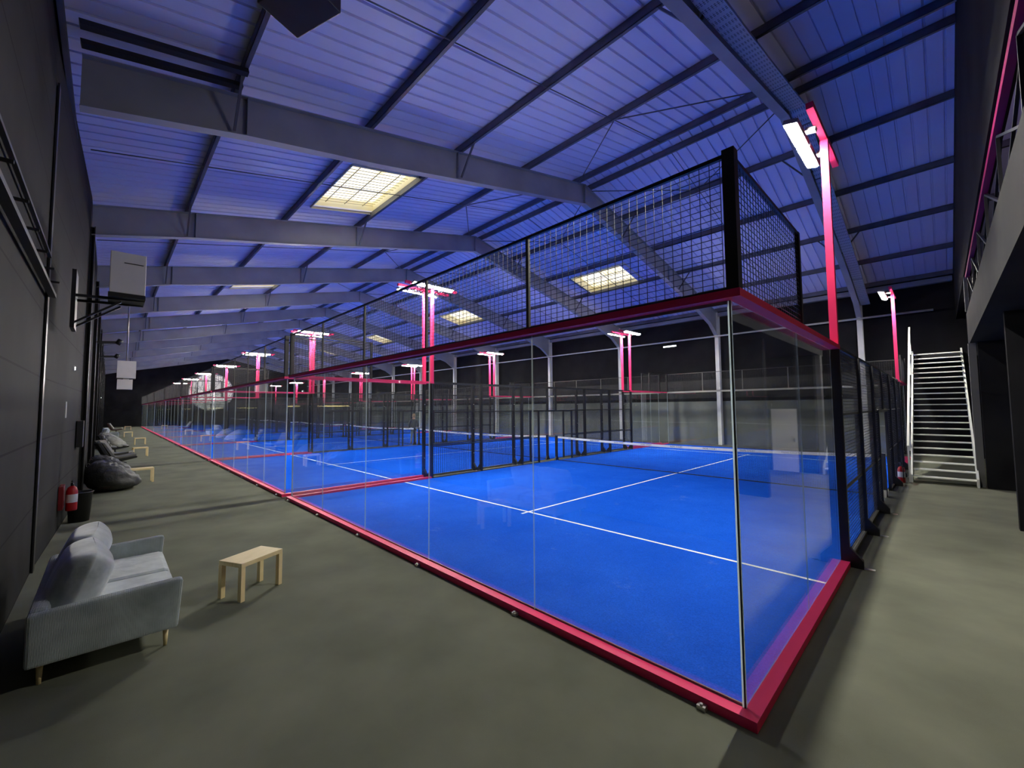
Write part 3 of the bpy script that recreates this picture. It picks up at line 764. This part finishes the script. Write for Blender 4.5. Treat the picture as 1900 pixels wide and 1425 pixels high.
# perforated duct along the nearest frame
du = thing('perforated_duct', 'perforated grey duct running beside the nearest roof frame', 'duct', (-1.4, 0, 0))
d_ = MB()
ys = [RY, 12.2, 15.5, 18.6, 21.0]; zs = [9.60, 8.87, 8.12, 7.37, 6.66]
for (a, za), (b, zb) in zip(zip(ys, zs), list(zip(ys, zs))[1:]): d_.prism([(a, za), (b, zb), (b, zb+.06), (a, za+.06)], 'x', .12, .44)
ys2 = [-3.6, 4.2, RY]; zs2 = [6.85, 8.53, 9.60]
for (a, za), (b, zb) in zip(zip(ys2, zs2), list(zip(ys2, zs2))[1:]): d_.prism([(a, za), (b, zb), (b, zb+.06), (a, za+.06)], 'x', .12, .44)
d_.build('duct_face', m_perf, du)
d_ = MB()
for i in range(11):
    y = -2.0+2.3*i; z = (9.60-.22*abs(y-RY)) if y < 18.6 else (7.37-.29*(y-18.6))
    d_.box(.115, .445, y-.012, y+.012, z-.012 - .004, z+.05)
d_.build('joint_strip', m_rod, du)

# exit sign lamp, spot and junction box on the right wall
ex = thing('exit_lamp', 'small lit emergency lamp high on the right wall', 'lamp', (-10.6, 21.78, 5.9))
MB().box(-.50, .50, -.08, -.01, -.16, .16).build('lamp_body', m_dark, ex); MB().box(-.36, .46, -.10, -.081, -.04, .04).build('tube', m_led, ex)
sp2 = thing('wall_spot', 'small round white spotlight seen on the dark right wall', 'lamp', (-7.0, 21.70, 4.6))
MB().cyl((0, 0, 0), (0, -.12, 0), .09, n=14).build('spot_body', m_white, sp2); MB().cyl((0, -.121, 0), (0, -.13, 0), .07, n=14).build('lens', m_led, sp2)

# round lattice window in the far end wall
rw = thing('lattice_window', 'large round pale lattice window in the far end wall', 'window', (XE, 7.9, 4.9))
vs = [(.06, 2.75*math.cos(2*PI*k/48), 2.75*math.sin(2*PI*k/48)) for k in range(48)]
g_ = MB(); g_.cyl((.01, 0, 0), (.05, 0, 0), 2.72, n=48); g_.build('glazing', m_window, rw)
g_ = MB()
for k in range(48): g_.bar(vs[k], vs[(k+1) % 48], .12, .12)
g_.build('rim', m_lattice, rw)
g_ = MB(); rr = random.Random(3)
for k in range(46):
    a, b = rr.uniform(0, 2*PI), rr.uniform(0, 2*PI)
    g_.bar((.07, 2.7*math.cos(a), 2.7*math.sin(a)), (.07, 2.7*math.cos(b), 2.7*math.sin(b)), .045, .03)
g_.build('lattice', mat('lattice_bars', (.16, .14, .13), .6), rw)

# warm pendant tubes in the bar under the gallery, mirrored in the court glass
for i, (x, y) in enumerate(((3.0, 1.0), (3.6, 3.6), (3.2, 6.2))):
    p = thing('pendant_lamp', 'warm yellow pendant tube under the gallery, number %s from the camera' % ('one', 'two', 'three')[i], 'lamp', (x, y, 2.35), 0, 'warm pendant tubes in the bar')
    MB().cyl((0, -.7, 0), (0, .7, 0), .035, n=10).build('tube', m_amber, p)
    q = MB(); q.cyl((0, -.6, .03), (0, -.6, 1.45), .006, n=6); q.cyl((0, .6, .03), (0, .6, 1.45), .006, n=6); q.build('cord', m_black, p)

for i, (x, y) in enumerate(((2.6, -2.2), (2.6, .4), (4.6, -2.2), (4.6, .4))):  # panels added out of view as fill light towards the sofa
    p = thing('fill_panel', 'added square white fill panel, unseen, under the gallery, the %s of four' % ('outer near', 'outer far', 'inner near', 'inner far')[i], 'lamp', (x, y, 3.74), 0, 'added fill panels')
    MB().box(-.32, .32, -.32, .32, .0, .055).build('panel_frame', m_alu, p); MB().box(-.29, .29, -.29, .29, -.006, -.0005).build('diffuser', m_fill, p)

# light in the gallery room itself
ga = bpy.data.lights.new('gallery_lamp', 'AREA'); ga.energy = 130; ga.size = 1.2; ga.color = (.80, .62, 1.0)
go = bpy.data.objects.new('gallery_lamp', ga); C.objects.link(go); go.location = (4.6, 6.0, 5.2); go.rotation_euler = (PI, 0, 0)

# ================================================================== the person by the second net
def skin_obj(name, verts, edges, radii, m, parent, root=0, sub=2):
    me = bpy.data.meshes.new(name); me.from_pydata(verts, edges, []); me.materials.append(m)
    o = bpy.data.objects.new(name, me); C.objects.link(o); o.parent = parent
    md = o.modifiers.new('skin', 'SKIN'); md.use_smooth_shade = True
    me.skin_vertices.new() if not me.skin_vertices else None
    for i, rv in enumerate(radii):
        sv = me.skin_vertices[0].data[i]; sv.radius = rv if isinstance(rv, tuple) else (rv, rv); sv.use_root = (i == root)
    sb = o.modifiers.new('subdivision', 'SUBSURF'); sb.levels = sub; sb.render_levels = sub
    return o
pe = thing('person', 'person in dark jacket and faded jeans standing with back turned by the net', 'person', (-21.75, 10.35, .02), .95)
# faces +y locally; x is the person's right
V = [(0,0,.95),(0,-.01,1.12),(0,0,1.32),(0,0,1.47),(0,.015,1.55),(0,.03,1.66),(0,.025,1.76),
     (.10,0,.90),(.11,.03,.50),(.115,0,.09),(.125,.14,.045),
     (-.10,0,.90),(-.12,.02,.50),(-.14,-.02,.09),(-.16,.12,.045),
     (.19,0,1.43),(.27,-.03,1.17),(.24,.15,1.02),(.19,.22,.99),
     (-.19,0,1.43),(-.28,-.04,1.16),(-.25,.12,.97),(-.22,.19,.94)]
Ed = [(0,1),(1,2),(2,3),(3,4),(4,5),(5,6),(0,7),(7,8),(8,9),(9,10),(0,11),(11,12),(12,13),(13,14),(3,15),(15,16),(16,17),(17,18),(3,19),(19,20),(20,21),(21,22)]
Rd = [(.13,.10),(.125,.095),(.155,.11),(.10,.08),.055,(.078,.095),(.06,.075),.085,.058,.04,.032,.085,.058,.04,.032,.055,.043,.032,.03,.055,.043,.032,.03]
skin_obj('body', V, Ed, Rd, m_skin, pe)
jv = [V[0], V[1], V[2], V[3], V[15], V[16], V[17], V[19], V[20], V[21], (0, 0, .86), (0, .0, 1.52)]
skin_obj('jacket', jv, [(10,0),(0,1),(1,2),(2,3),(3,11),(3,4),(4,5),(5,6),(3,7),(7,8),(8,9)],
         [(.175,.14),(.175,.135),(.19,.14),(.12,.10),.078,.066,.052,.078,.066,.052,(.17,.135),(.075,.075)], m_jacket, pe)
skin_obj('jeans', [V[0], V[7], V[8], (.115,0,.08), V[11], V[12], (-.14,-.02,.08)], [(0,1),(1,2),(2,3),(0,4),(4,5),(5,6)],
         [(.15,.125),.10,.074,.064,.10,.074,.064], m_jeans, pe)
hb = MB(); hb.blob(lambda a, b, c: (a*.098, .012+b*.112-(.012 if b < 0 else 0), 1.745+c*.098-(.03 if (b < -.2 and c < 0) else 0)+(.05 if (b > .35 and c < .2) else 0)), 20, 14); hb.build('hair', m_hair, pe)
for s, (x, y) in ((1, (.125, .06)), (-1, (-.155, .04))):
    sh = MB(); sh.blob(lambda a, b, c, x=x, y=y: (x+a*.052, y+b*.14, .055+max(-.05, c*.055)), 16, 10); sh.build('shoe', m_shoe, pe)
ea = MB()
for s in (-1, 1): ea.blob(lambda a, b, c, s=s: (s*.088+a*.014, .03+b*.022, 1.665+c*.034), 10, 8)
ea.build('ear', m_skin, pe)
